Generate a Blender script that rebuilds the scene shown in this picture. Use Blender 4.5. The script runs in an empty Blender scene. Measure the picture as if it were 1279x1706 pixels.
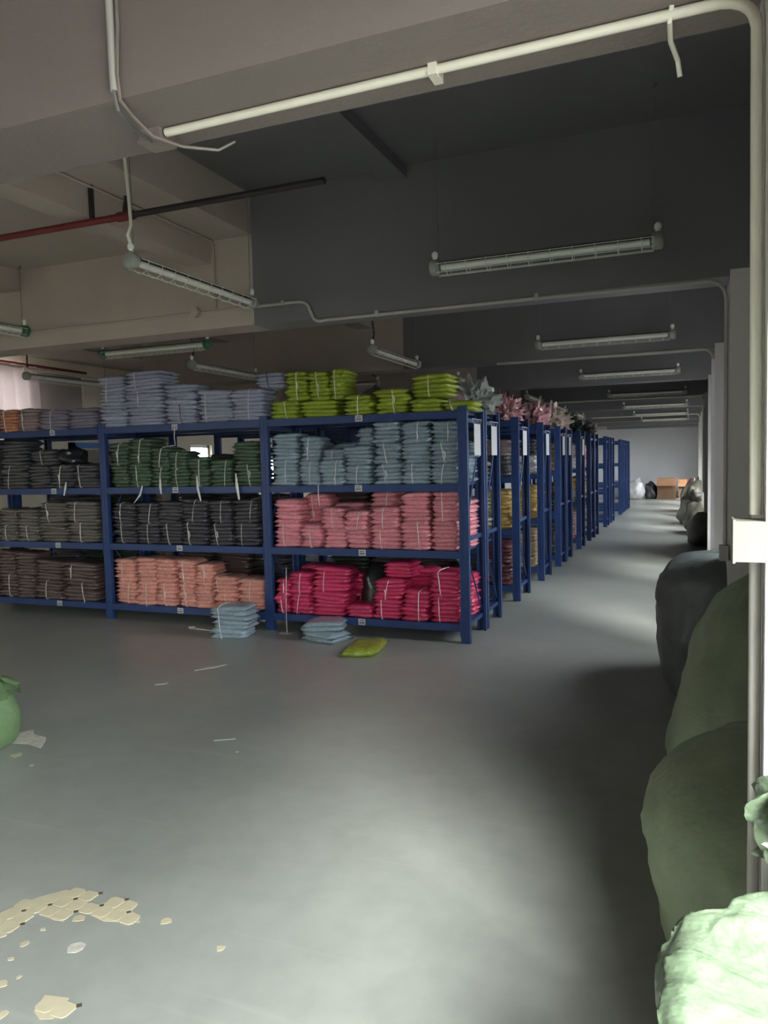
import bpy, bmesh, math, random
from mathutils import Vector, Matrix, noise

random.seed(7)
sc = bpy.context.scene
C = sc.collection

# ------------------------------------------------------------------ camera
cam_d = bpy.data.cameras.new('camera'); cam_o = bpy.data.objects.new('camera', cam_d); C.objects.link(cam_o)
CR = Vector((0.92693391, 0.37448263, -0.02358572))
CU = Vector((-0.00277937, 0.06970831, 0.99756355))
CF = Vector((-0.37521434, 0.92460992, -0.06565582))
cam_o.matrix_world = Matrix(((CR.x, CU.x, -CF.x, 0), (CR.y, CU.y, -CF.y, 0), (CR.z, CU.z, -CF.z, 1.5507), (0, 0, 0, 1)))
cam_d.sensor_fit = 'HORIZONTAL'; cam_d.sensor_width = 36.0; cam_d.lens = 1265.6 / 1279 * 36.0
cam_d.clip_start = 0.05; cam_d.clip_end = 200
sc.camera = cam_o

# ------------------------------------------------------------------ world: overcast daylight outside the windows
SKY = 21.0
w = bpy.data.worlds.new('sky'); sc.world = w; w.use_nodes = True
nt = w.node_tree; nt.nodes.clear()
wo = nt.nodes.new('ShaderNodeOutputWorld'); bg = nt.nodes.new('ShaderNodeBackground')
tc = nt.nodes.new('ShaderNodeTexCoord'); sx = nt.nodes.new('ShaderNodeSeparateXYZ'); rp = nt.nodes.new('ShaderNodeValToRGB')
nt.links.new(tc.outputs['Generated'], sx.inputs[0])
mr = nt.nodes.new('ShaderNodeMapRange'); mr.inputs['From Min'].default_value = -1; mr.inputs['From Max'].default_value = 1
nt.links.new(sx.outputs['Z'], mr.inputs['Value']); nt.links.new(mr.outputs[0], rp.inputs[0])
rp.color_ramp.elements[0].position = 0.47; rp.color_ramp.elements[0].color = (.22, .215, .20, 1)
rp.color_ramp.elements[1].position = 0.52; rp.color_ramp.elements[1].color = (.96, .985, 1.0, 1)
nt.links.new(rp.outputs[0], bg.inputs[0]); bg.inputs[1].default_value = SKY
nt.links.new(bg.outputs[0], wo.inputs[0])

# hazy low sun coming through the right-hand windows from behind the camera
sun_d = bpy.data.lights.new('hazy_sun', 'SUN'); sun_o = bpy.data.objects.new('hazy_sun', sun_d); C.objects.link(sun_o)
sun_d.energy = 24.0; sun_d.angle = math.radians(28); sun_d.color = (1.0, .985, .95)
EL = math.radians(38); AZ = Vector((-.50, .866, 0)).normalized()
sun_o.rotation_euler = Vector((AZ.x * math.cos(EL), AZ.y * math.cos(EL), -math.sin(EL))).to_track_quat('-Z', 'Y').to_euler()

sc.view_settings.view_transform = 'Standard'
try: sc.view_settings.look = 'None'
except Exception: pass
sc.view_settings.gamma = 1.0; sc.view_settings.use_curve_mapping = False
sc.view_settings.exposure = 0.12
try:
    sc.cycles.use_denoising = True
    sc.cycles.max_bounces = 6; sc.cycles.diffuse_bounces = 4; sc.cycles.glossy_bounces = 2; sc.cycles.transmission_bounces = 2; sc.cycles.transparent_max_bounces = 6
    sc.cycles.caustics_reflective = False; sc.cycles.caustics_refractive = False
    sc.cycles.sample_clamp_indirect = 6.0
except Exception: pass

# room dimensions
XL, XR = -9.0, 0.75           # left and right wall inner faces
YB, YE = -7.6, 30.6           # wall behind the camera, far wall
ZC, ZW, ZB = 3.5, 3.21, 2.57  # dark slab, white slab, underside of main beams
XP = -2.95                    # where white plaster stops and dark paint begins
BEAM_Y = [1.75 + 3.1 * k for k in range(-1, 10)]
BW = 0.27
WIN_R = [(-4.3, -1.5, .3, 2.75), (-1.0, 1.5, .3, 2.75), (5.3, 6.35, 1.0, 2.55), (8.5, 10.0, 1.1, 2.55), (14.6, 16.1, 1.1, 2.55),
         (17.8, 19.3, .9, 2.5), (20.9, 22.4, .9, 2.5), (24.0, 25.5, .9, 2.5), (27.0, 28.2, .9, 2.5)]
WIN_L = [(-2.5, -0.5, 1.2, 2.4), (7.0, 9.55, 2.1, 3.04), (12.3, 13.0, 1.0, 1.97), (14.3, 15.8, .9, 1.7), (18.6, 20.0, .9, 1.7), (21.4, 23.0, .9, 1.7), (24.6, 26.2, .9, 1.7), (27.6, 29.3, .9, 1.7)]

def portal(x, y0, y1, z0, z1, sgn):
    l = bpy.data.lights.new('window_daylight', 'AREA'); l.shape = 'RECTANGLE'; l.size = z1 - z0; l.size_y = y1 - y0
    o = bpy.data.objects.new('window_daylight', l); C.objects.link(o)
    o.location = (x, (y0 + y1) / 2, (z0 + z1) / 2)
    o.rotation_euler = (0, math.pi / 2 * sgn, 0)
    l.cycles.is_portal = True
for a, b, c, d in WIN_R: portal(XR + .22, a, b, c, d, 1)
for a, b, c, d in WIN_L: portal(XL - .22, a, b, c, d, -1)

# ------------------------------------------------------------------ materials
def lin(c): return tuple(((v / 12.92) if v <= .04045 else ((v + .055) / 1.055) ** 2.4) for v in c)
def rgb(r, g, b): return lin((r / 255, g / 255, b / 255))
M = {}
def mat(name, col, rough=.6, var=.12, vscale=6.0, bump=0.0, bscale=30.0, coat=0.0, coat_rough=.2, metal=0.0, spec=.5, rnd=0.0, coords='Object', detail=4.0, stretch=None, trans=0.0):
    m = bpy.data.materials.new(name); m.use_nodes = True; n = m.node_tree.nodes; L = m.node_tree.links
    b = n['Principled BSDF']
    b.inputs['Roughness'].default_value = rough; b.inputs['Metallic'].default_value = metal
    b.inputs['Specular IOR Level'].default_value = spec
    b.inputs['Coat Weight'].default_value = coat; b.inputs['Coat Roughness'].default_value = coat_rough
    t = n.new('ShaderNodeTexCoord'); mp = n.new('ShaderNodeMapping')
    L.new(t.outputs[coords], mp.inputs[0])
    if stretch: mp.inputs['Scale'].default_value = stretch
    src = mp.outputs[0]
    if rnd:
        oi = n.new('ShaderNodeObjectInfo'); vm = n.new('ShaderNodeVectorMath'); vm.operation = 'ADD'
        ml = n.new('ShaderNodeMath'); ml.operation = 'MULTIPLY'; ml.inputs[1].default_value = 37.0
        L.new(oi.outputs['Random'], ml.inputs[0]); L.new(mp.outputs[0], vm.inputs[0]); L.new(ml.outputs[0], vm.inputs[1]); src = vm.outputs[0]
    nz = n.new('ShaderNodeTexNoise'); nz.inputs['Scale'].default_value = vscale; nz.inputs['Detail'].default_value = detail
    L.new(src, nz.inputs['Vector'])
    cr = n.new('ShaderNodeValToRGB'); cr.color_ramp.elements[0].position = .3; cr.color_ramp.elements[1].position = .7
    cr.color_ramp.elements[0].color = tuple(c * (1 - var) for c in col) + (1,)
    cr.color_ramp.elements[1].color = tuple(min(1, c * (1 + var)) for c in col) + (1,)
    L.new(nz.outputs['Fac'], cr.inputs[0]); out = cr.outputs[0]
    if rnd:
        hs = n.new('ShaderNodeHueSaturation'); m2 = n.new('ShaderNodeMapRange')
        m2.inputs['To Min'].default_value = 1 - rnd; m2.inputs['To Max'].default_value = 1 + rnd
        L.new(oi.outputs['Random'], m2.inputs['Value']); L.new(m2.outputs[0], hs.inputs['Value']); L.new(out, hs.inputs['Color']); out = hs.outputs[0]
    L.new(out, b.inputs['Base Color'])
    if bump:
        n2 = n.new('ShaderNodeTexNoise'); n2.inputs['Scale'].default_value = bscale; n2.inputs['Detail'].default_value = 3
        L.new(src, n2.inputs['Vector']); bp = n.new('ShaderNodeBump'); bp.inputs['Strength'].default_value = bump; bp.inputs['Distance'].default_value = .02
        L.new(n2.outputs['Fac'], bp.inputs['Height']); L.new(bp.outputs[0], b.inputs['Normal'])
        L.new(bp.outputs[0], b.inputs['Coat Normal'])
    M[name] = m
    return m

mat('plaster', rgb(176, 164, 153), .85, .05, 2.0, .12, 60, coords='Object')
mat('plaster_grey', rgb(124, 114, 109), .8, .06, 1.5, .12, 60)
mat('wall_white', rgb(214, 214, 216), .8, .04, 1.0)
mat('wall_cream', rgb(240, 230, 210), .85, .05, 2.0)
mat('dark_paint', rgb(110, 109, 112), .42, .10, 1.2, .05, 8, spec=.8)
mat('column_paint', rgb(206, 201, 197), .7, .05, 2.0)
mat('pvc', rgb(226, 220, 204), .45, .05, 8)
mat('pvc_grey', rgb(176, 170, 164), .5, .06, 8)
mat('box_grey', rgb(132, 122, 116), .35, .1, 30)
mat('box_cream', rgb(136, 131, 118), .45, .05, 20)
mat('steel', rgb(150, 148, 145), .35, .08, 20, metal=.8)
mat('red_pipe', rgb(112, 36, 38), .5, .15, 12)
mat('black_pipe', rgb(44, 38, 38), .5, .1, 12)
mat('rack_blue', rgb(42, 66, 116), .42, .10, 10, spec=.5)
mat('shelf_board', rgb(52, 66, 104), .6, .08, 6)
mat('paper', rgb(206, 206, 208), .5, .03, 20)
mat('card_print', rgb(70, 70, 78), .6, .05, 20)
mat('string', rgb(226, 222, 214), .7, .05, 40)
mat('cardboard', rgb(168, 122, 88), .8, .08, 5, stretch=(1, 1, 6))
mat('cardboard_dark', rgb(120, 92, 70), .8, .08, 5)
mat('guard_wire', rgb(226, 226, 214), .4, .03, 20)
mat('tube_white', rgb(246, 247, 238), .3, .02, 10)
mat('cap_grey', rgb(150, 152, 146), .4, .06, 20)
mat('cap_green', rgb(70, 110, 86), .4, .06, 20)
mat('housing_dark', rgb(92, 80, 76), .45, .06, 20)
mat('sack_dark', rgb(138, 150, 122), .55, .10, 5, .25, 22)
mat('sack_black', rgb(88, 94, 92), .5, .12, 5, .25, 22)
mat('sack_light', rgb(98, 112, 90), .40, .14, 7, .55, 20, coat=.15)
mat('sack_mid', rgb(110, 136, 96), .5, .12, 6, .3, 24)
mat('sack_grey', rgb(104, 101, 90), .5, .15, 5, .4, 18)
mat('tile_cream', rgb(206, 194, 166), .4, .05, 20)
mat('tile_dot', rgb(92, 82, 66), .4, .1, 20)
mat('bare_concrete', rgb(208, 202, 190), .7, .2, 30)
mat('curtain', rgb(242, 228, 226), .8, .04, 5)
mat('door_blue', rgb(70, 130, 200), .5, .05, 5)
mat('door_panel', rgb(150, 142, 130), .6, .05, 5)
mat('blind', rgb(176, 168, 166), .8, .04, 2)
mat('frame_alu', rgb(190, 190, 190), .4, .04, 8, metal=.3)
CL = dict(lime=(156, 172, 50), lavender=(164, 166, 186), peach=(206, 140, 108), mauve=(160, 138, 140), plum=(136, 128, 146),
          sky=(148, 165, 176), green=(76, 98, 74), charcoal=(74, 73, 78), pink=(230, 150, 160), black=(70, 66, 72), olive=(108, 102, 94),
          magenta=(216, 58, 108), salmon=(226, 160, 146), brown=(96, 78, 76), red=(150, 34, 52), gold=(188, 158, 92), tan=(172, 150, 118),
          white=(222, 220, 222), silver=(150, 154, 150), darkred=(96, 48, 56), rose=(196, 150, 156), beige=(190, 170, 160), blackbag=(36, 38, 40), deepgreen=(50, 60, 48))
for k, v in CL.items():
    mat('bag_' + k, rgb(*v),   .42, .16, 9.0, .45, 11, coat=.85, coat_rough=.20, rnd=.10, stretch=(1, 1, .5))

def pane_mat():
    m = bpy.data.materials.new('window_glass'); m.use_nodes = True; n = m.node_tree.nodes; L = m.node_tree.links
    n.remove(n['Principled BSDF']); o = n['Material Output']
    t = n.new('ShaderNodeBsdfTransparent'); t.inputs[0].default_value = (.93, .96, .95, 1)
    g = n.new('ShaderNodeBsdfGlossy'); g.inputs['Roughness'].default_value = .05
    lw = n.new('ShaderNodeLayerWeight'); lw.inputs[0].default_value = .5
    pw = n.new('ShaderNodeMath'); pw.operation = 'POWER'; pw.inputs[1].default_value = 4.0; L.new(lw.outputs['Facing'], pw.inputs[0])
    f = n.new('ShaderNodeMath'); f.operation = 'MULTIPLY_ADD'; f.inputs[1].default_value = .5; f.inputs[2].default_value = .04; L.new(pw.outputs[0], f.inputs[0])
    mx = n.new('ShaderNodeMixShader')
    L.new(f.outputs[0], mx.inputs[0]); L.new(t.outputs[0], mx.inputs[1]); L.new(g.outputs[0], mx.inputs[2]); L.new(mx.outputs[0], o.inputs[0])
    M['glass'] = m
pane_mat()
def dimmed_mat():  # tint added to all but the near right panes, only to weaken daylight
    m = M['glass'].copy(); m.name = 'dimmed_glass'; M['dimmed'] = m
    for q in m.node_tree.nodes:
        if q.type == 'BSDF_TRANSPARENT': q.inputs[0].default_value = (.84, .86, .87, 1)
dimmed_mat()
def clear_mat():
    m = M['glass'].copy(); m.name = 'clear_plastic'; M['clear'] = m
    for q in m.node_tree.nodes:
        if q.type == 'BSDF_TRANSPARENT': q.inputs[0].default_value = (.99, .99, .985, 1)
clear_mat()
def curtain_mat():
    m = M['curtain']; n = m.node_tree.nodes; L = m.node_tree.links
    b = n['Principled BSDF']; t = n.new('ShaderNodeBsdfTranslucent'); t.inputs[0].default_value = rgb(236, 214, 210) + (1,)
    mx = n.new('ShaderNodeMixShader'); mx.inputs[0].default_value = .10
    L.new(b.outputs[0], mx.inputs[1]); L.new(t.outputs[0], mx.inputs[2]); L.new(mx.outputs[0], n['Material Output'].inputs[0])
curtain_mat()
def floor_mat():
    m = bpy.data.materials.new('floor_paint'); m.use_nodes = True; n = m.node_tree.nodes; L = m.node_tree.links
    b = n['Principled BSDF']; t = n.new('ShaderNodeTexCoord')
    n1 = n.new('ShaderNodeTexNoise'); n1.inputs['Scale'].default_value = .9; n1.inputs['Detail'].default_value = 8; n1.inputs['Roughness'].default_value = .6
    n2 = n.new('ShaderNodeTexNoise'); n2.inputs['Scale'].default_value = 9; n2.inputs['Detail'].default_value = 6
    L.new(t.outputs['Object'], n1.inputs['Vector']); L.new(t.outputs['Object'], n2.inputs['Vector'])
    c1 = n.new('ShaderNodeValToRGB'); e = c1.color_ramp.elements
    e[0].position = .35; e[0].color = rgb(156, 158, 152) + (1,); e[1].position = .68; e[1].color = rgb(172, 173, 167) + (1,)
    c2 = n.new('ShaderNodeValToRGB'); e = c2.color_ramp.elements
    e[0].position = .3; e[0].color = (.88, .88, .87, 1); e[1].position = .62; e[1].color = (1, 1, 1, 1)
    mx = n.new('ShaderNodeMix'); mx.data_type = 'RGBA'; mx.blend_type = 'MULTIPLY'; mx.inputs[0].default_value = .8
    L.new(n1.outputs['Fac'], c1.inputs[0]); L.new(n2.outputs['Fac'], c2.inputs[0])
    L.new(c1.outputs[0], mx.inputs[6]); L.new(c2.outputs[0], mx.inputs[7])
    # long pale scuffs from trolleys
    mp = n.new('ShaderNodeMapping'); mp.inputs['Rotation'].default_value = (0, 0, .5); mp.inputs['Scale'].default_value = (.35, 7, 1)
    n3 = n.new('ShaderNodeTexNoise'); n3.inputs['Scale'].default_value = 2.2; n3.inputs['Detail'].default_value = 5
    L.new(t.outputs['Object'], mp.inputs[0]); L.new(mp.outputs[0], n3.inputs['Vector'])
    c3 = n.new('ShaderNodeValToRGB'); e = c3.color_ramp.elements
    e[0].position = .62; e[0].color = (0, 0, 0, 1); e[1].position = .80; e[1].color = (.30, .30, .30, 1)
    L.new(n3.outputs['Fac'], c3.inputs[0])
    m2 = n.new('ShaderNodeMix'); m2.data_type = 'RGBA'; L.new(c3.outputs[0], m2.inputs[0]); L.new(mx.outputs[2], m2.inputs[6])
    m2.inputs[7].default_value = rgb(196, 194, 184) + (1,)
    L.new(m2.outputs[2], b.inputs['Base Color'])
    rr = n.new('ShaderNodeMapRange'); rr.inputs['To Min'].default_value = .24; rr.inputs['To Max'].default_value = .42
    L.new(n2.outputs['Fac'], rr.inputs['Value']); L.new(rr.outputs[0], b.inputs['Roughness'])
    b.inputs['Specular IOR Level'].default_value = .5
    M['floor'] = m
floor_mat()

# ------------------------------------------------------------------ mesh helpers
class MB:
    def __init__(s): s.v = []; s.f = []; s.m = []; s.smooth = False
    def box(s, x0, x1, y0, y1, z0, z1, mi=0):
        b = len(s.v)
        s.v += [(x0, y0, z0), (x1, y0, z0), (x1, y1, z0), (x0, y1, z0), (x0, y0, z1), (x1, y0, z1), (x1, y1, z1), (x0, y1, z1)]
        for q in ((3, 2, 1, 0), (4, 5, 6, 7), (0, 1, 5, 4), (1, 2, 6, 5), (2, 3, 7, 6), (3, 0, 4, 7)):
            s.f.append(tuple(b + i for i in q)); s.m.append(mi)
        return s
    def tube(s, pts, r, n=8, closed=False, cap=True, mi=0):
        pts = [Vector(q) for q in pts]; N = len(pts); b = len(s.v); prev = None
        rr = r if isinstance(r, (list, tuple)) else [r] * N
        for i, q in enumerate(pts):
            a = pts[(i - 1) % N] if (closed or i > 0) else q
            c = pts[(i + 1) % N] if (closed or i < N - 1) else q
            d = (c - a); d = d.normalized() if d.length > 1e-9 else Vector((0, 0, 1))
            if prev is None:
                ref = Vector((0, 0, 1)) if abs(d.z) < .9 else Vector((1, 0, 0)); u = d.cross(ref).normalized()
            else:
                u = (prev - d * prev.dot(d)); u = u.normalized() if u.length > 1e-6 else d.orthogonal().normalized()
            prev = u; v = d.cross(u)
            for k in range(n):
                t = 2 * math.pi * k / n; s.v.append(tuple(q + (u * math.cos(t) + v * math.sin(t)) * rr[i]))
        for i in range(N if closed else N - 1):
            j = (i + 1) % N
            for k in range(n):
                k2 = (k + 1) % n; s.f.append((b + i * n + k, b + i * n + k2, b + j * n + k2, b + j * n + k)); s.m.append(mi)
        if cap and not closed:
            s.f.append(tuple(b + k for k in range(n))[::-1]); s.m.append(mi)
            s.f.append(tuple(b + (N - 1) * n + k for k in range(n))); s.m.append(mi)
        s.smooth = True
        return s
    def grid(s, fn, nu, nv, wrapu=False, mi=0):
        b = len(s.v)
        for j in range(nv + 1):
            for i in range(nu if wrapu else nu + 1): s.v.append(tuple(fn(i / nu, j / nv)))
        W_ = nu if wrapu else nu + 1
        for j in range(nv):
            for i in range(nu):
                i2 = (i + 1) % W_; s.f.append((b + j * W_ + i, b + j * W_ + i2, b + (j + 1) * W_ + i2, b + (j + 1) * W_ + i)); s.m.append(mi)
        s.smooth = True
        return s
    def prism(s, poly, z0, z1, mi=0):
        b = len(s.v); n = len(poly)
        s.v += [(x, y, z0) for x, y in poly] + [(x, y, z1) for x, y in poly]
        s.f.append(tuple(b + i for i in range(n))[::-1]); s.m.append(mi)
        s.f.append(tuple(b + n + i for i in range(n))); s.m.append(mi)
        for i in range(n):
            j = (i + 1) % n; s.f.append((b + i, b + j, b + n + j, b + n + i)); s.m.append(mi)
        return s
    def mesh(s, name, org=(0, 0, 0)):
        me = bpy.data.meshes.new(name)
        me.from_pydata([(x - org[0], y - org[1], z - org[2]) for x, y, z in s.v], [], s.f)
        if any(s.m): me.polygons.foreach_set('material_index', s.m)
        if s.smooth:
            me.polygons.foreach_set('use_smooth', [True] * len(me.polygons))
            try: me.set_sharp_from_angle(angle=math.radians(50))
            except Exception: pass
        me.update(); return me
    def build(s, name, mats, parent=None, org=None):
        """one mesh object; vertices are given in world space"""
        if org is None: org = tuple(parent.get('_o', (0, 0, 0))) if parent else (0, 0, 0)
        me = s.mesh(name, org); o = bpy.data.objects.new(name, me); C.objects.link(o)
        for mm in (mats if isinstance(mats, (list, tuple)) else [mats]): me.materials.append(M[mm])
        if parent: o.parent = parent
        else: o.location = org
        ORG[o.name] = org
        return o
ORG = {}
def tag(o, label, cat, group=None, kind=None):
    o['label'] = label; o['category'] = cat
    if group: o['group'] = group
    if kind: o['kind'] = kind
    return o
def thing(name, loc, label, cat, group=None, kind=None):
    o = bpy.data.objects.new(name, None); o.empty_display_size = .1; C.objects.link(o); o.location = loc
    ORG[o.name] = tuple(loc)
    return tag(o, label, cat, group, kind)
def part(mb, name, mats, parent):
    """mesh part given in world space under an unrotated parent (or a part of one)"""
    return mb.build(name, mats, parent, ORG[parent.name])
def sub(mb, name, mats, parent):
    o = mb.build(name, mats, parent, ORG[parent.name]); return o
def struct(o, label, cat): return tag(o, label, cat, kind='structure')
def nz(x, y, z): return noise.noise(Vector((x, y, z)))

# ------------------------------------------------------------------ shell
fl = MB().box(XL - .3, XR + .3, YB - .3, YE + .3, -.2, 0).build('floor', 'floor'); struct(fl, 'grey painted concrete floor of the warehouse with worn patches', 'floor')
ce = MB(); ce.box(XP, XR + .3, YB - .3, YE + .3, ZC, ZC + .2, 0); ce.box(XL - .3, XP, YB - .3, YE + .3, ZW, ZC + .2, 1)
struct(ce.build('ceiling', ['dark_paint', 'plaster']), 'ceiling slab, dark painted over the aisle and white on the left', 'ceiling')
def wall_x(x0, x1, wins, name, mt, label):
    mb = MB(); y = YB - .3
    for a, b, c, d in wins:
        mb.box(x0, x1, y, a, 0, ZC); mb.box(x0, x1, a, b, 0, c); mb.box(x0, x1, a, b, d, ZC); y = b
    mb.box(x0, x1, y, YE + .3, 0, ZC)
    return struct(mb.build(name, mt), label, 'wall')
wall_x(XR, XR + .2, WIN_R, 'wall_right', 'wall_white', 'white window wall behind the columns and sacks on the right')
LW = [w_ for w_ in WIN_L]
wall_x(XL - .2, XL, LW, 'wall_left', 'wall_cream', 'cream window wall far left beyond the racks')
struct(MB().box(XL - .3, XR + .3, YE, YE + .2, 0, ZC).build('wall_far', 'wall_white'), 'white end wall at the far end of the aisle', 'wall')
struct(MB().box(XL - .3, XR + .3, YB - .2, YB, 0, ZC).build('wall_back', 'plaster'), 'white plaster wall behind the camera', 'wall')

# main beams across the hall (one mesh each, white plaster left of XP, dark paint right of it)
for k, y in enumerate(BEAM_Y):
    bw = .325 if k == 1 else BW
    mb = MB()
    if k <= 1:
        mb.box(XL, XR, y, y + bw, ZB, ZC, 0)
        if k == 1: mb.f, mb.m, mb.v = [], [], []; mb.box(XL, XR, y, y + bw - .004, ZB, ZC, 0); mb.box(XP, XR, y + bw - .004, y + bw, ZB, ZC, 1)
    else:
        mb.box(-6.5 if k == 3 else XL, XP, y, y + bw, ZB, ZC, 0); mb.box(XP, XR, y, y + bw, ZB - .004, ZC, 1)
    o = mb.build('trim_%d' % (k + 1), ['plaster_grey' if k <= 1 else 'plaster', 'dark_paint'])
    lab = ['concrete beam over the camera', 'grey-brown concrete beam across the top of the picture', 'second beam from the camera, white at left and dark over the aisle'] + \
          ['%s beam from the camera, half white half dark' % s_ for s_ in ('third', 'fourth', 'fifth', 'sixth', 'seventh', 'eighth', 'ninth', 'tenth')]
    struct(o, lab[k], 'beam')
# ribs between the main beams
n_t = len(BEAM_Y) + 1
for k in range(1, len(BEAM_Y) - 1):
    y0, y1 = BEAM_Y[k] + (.325 if k == 1 else BW), BEAM_Y[k + 1]
    for j, (xa, xb, zb, mt) in enumerate([(-3.50, -3.31, 3.045, 'plaster'), (-5.39, -5.19, 3.045, 'plaster'), (-7.27, -7.07, 3.045, 'plaster'), (-1.93, -1.75, 3.42, 'dark_paint')]):
        if k > 4 and j in (1, 2): continue
        o = MB().box(xa, xb, y0, y1, zb, ZW if j < 3 else ZC).build('trim_%d' % n_t, mt); n_t += 1
        struct(o, '%s ceiling rib running along the hall, %s bay from the camera, %s' % (('white', 'white', 'white', 'dark')[j], ('first', 'second', 'third', 'fourth', 'fifth', 'sixth', 'seventh', 'eighth', 'ninth')[k - 1],
               ('next to the dark paint', 'middle one', 'leftmost', 'over the aisle')[j]), 'beam')
struct(MB().box(-6.52, -6.26, 7.93, 8.13, 0, ZB + .01).build('trim_%d' % n_t, 'wall_cream'), 'cream column behind the racks carrying the end of the third beam', 'column'); n_t += 1
# columns along the right wall
for k, y in enumerate(BEAM_Y[1:-1]):
    xl = .142 if k == 0 else .20
    mb = MB().box(xl, XR, y - .012, y + .40, 0, ZB + (0.03 if k else 0) )
    o = mb.build('trim_%d' % n_t, 'column_paint'); n_t += 1
    struct(o, '%s grey concrete column from the camera along the right wall' % ('first', 'second', 'third', 'fourth', 'fifth', 'sixth', 'seventh', 'eighth', 'ninth')[k], 'column')

# windows
def window(i, x, a, b, c, d, sgn):
    org = (x, (a + b) / 2, c)
    wd = thing('window_%d' % i, org, ('aluminium daylight window in the right wall, number %d from the camera' if sgn > 0 else 'aluminium daylight window in the left wall, number %d from the camera') % i, 'window', kind='structure')
    f = MB(); t = .05
    f.box(x - .03, x + .03, a, b, c, c + t); f.box(x - .03, x + .03, a, b, d - t, d); f.box(x - .03, x + .03, a, a + t, c, d); f.box(x - .03, x + .03, b - t, b, c, d)
    part(f, 'window_frame', 'frame_alu', wd)
    n = max(1, round((b - a) / .8))
    for q in range(1, n): part(MB().box(x - .02, x + .02, a + (b - a) * q / n - .02, a + (b - a) * q / n + .02, c + t, d - t), 'mullion', 'frame_alu', wd)
    for q in range(n): part(MB().box(x - .003, x + .003, a + (b - a) * q / n + .03, a + (b - a) * (q + 1) / n - .03, c + t, d - t), 'pane', 'glass' if (sgn > 0 and a < 2) else 'dimmed', wd)
i = 1
for q in WIN_R: window(i, XR + .1, *q, 1); i += 1
for q in WIN_L: window(i, XL - .1, *q, -1); i += 1

# left wall: blind in the high window, curtain, blue door, pipes
tag(MB().box(-9.06, -9.03, 8.36, 9.54, 2.1, 3.03).build('window_blind', 'blind', org=(-9.05, 9.0, 2.1)), 'grey blind filling the high window on the left wall', 'blind')
cu = MB(); cu.grid(lambda u, v: (-8.86 + .035 * math.sin(u * 52) + .02 * nz(u * 6, v * 2, 0), 6.6 + 1.86 * u * (1 + .05 * v), 3.05 - 1.15 * v), 90, 10)
tag(cu.build('curtain', 'curtain', org=(-8.86, 7.6, 1.93)), 'pale pink curtain hanging at the far left window', 'curtain')
d = thing('door_1', (XL, 9.9, 0), 'blue framed door in the left wall seen through the shelves', 'door', kind='structure')
part(MB().box(XL, XL + .05, 9.17, 9.27, 0, 1.97), 'door_frame', 'door_blue', d); part(MB().box(XL, XL + .05, 10.3, 10.4, 0, 1.97), 'door_frame', 'door_blue', d)
part(MB().box(XL, XL + .05, 9.17, 10.4, 1.88, 1.97), 'door_frame', 'door_blue', d)
part(MB().box(XL, XL + .03, 9.27, 10.3, 0, 1.86), 'door_panel', 'door_panel', d)
o = MB().tube([(-8.93, 4.0, 3.10), (-8.93, 9.55, 3.07)], .02).build('wall_pipe', 'red_pipe', org=(-8.93, 4, 3.1)); tag(o, 'thin dark red pipe along the top of the left wall', 'pipe')
o = MB().tube([(-8.84, 6.0, 3.07), (-8.84, 12.0, 2.93)], .018).build('wall_pipe', 'pvc', org=(-8.84, 6, 3.07)); tag(o, 'thin cream pipe along the left wall above the curtain', 'pipe')

# ------------------------------------------------------------------ floor pieces: flaked paint showing mosaic tiles
def inpoly(x, y, P):
    r = False; j = len(P) - 1
    for i_ in range(len(P)):
        xi, yi = P[i_]; xj, yj = P[j]
        if (yi > y) != (yj > y) and x < (xj - xi) * (y - yi) / (yj - yi) + xi: r = not r
        j = i_
    return r
PATCH = [[(-2.29, 1.77), (-2.227, 1.921), (-2.196, 1.99), (-2.139, 2.059), (-2.022, 2.068), (-1.998, 2.01), (-2.018, 1.947), (-1.998, 1.907), (-2.035, 1.9), (-2.152, 1.919), (-2.14, 1.889), (-2.129, 1.813), (-2.166, 1.76)],
         [(-1.992, 1.977), (-1.945, 2.039), (-1.898, 2.065), (-1.774, 2.021), (-1.744, 1.991), (-1.867, 1.954)],
         [(-1.746, 1.541), (-1.77, 1.604), (-1.691, 1.619), (-1.671, 1.537), (-1.706, 1.523)]]
TP = .06; cut = .0105
def octo(cx, cy, h, j):
    P = []
    for sx_, sy_ in ((-1, -1), (1, -1), (1, 1), (-1, 1)):
        a = (cx + sx_ * (h - (cut if sx_ == sy_ else cut)), cy + sy_ * h); b = (cx + sx_ * h, cy + sy_ * (h - cut))
        P += [a, b] if sx_ * sy_ < 0 else [b, a]
    return [(x + random.uniform(-j, j), y + random.uniform(-j, j)) for x, y in P]
def angsort(P):
    cx = sum(p[0] for p in P) / len(P); cy = sum(p[1] for p in P) / len(P)
    return sorted(P, key=lambda p: math.atan2(p[1] - cy, p[0] - cx))
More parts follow.
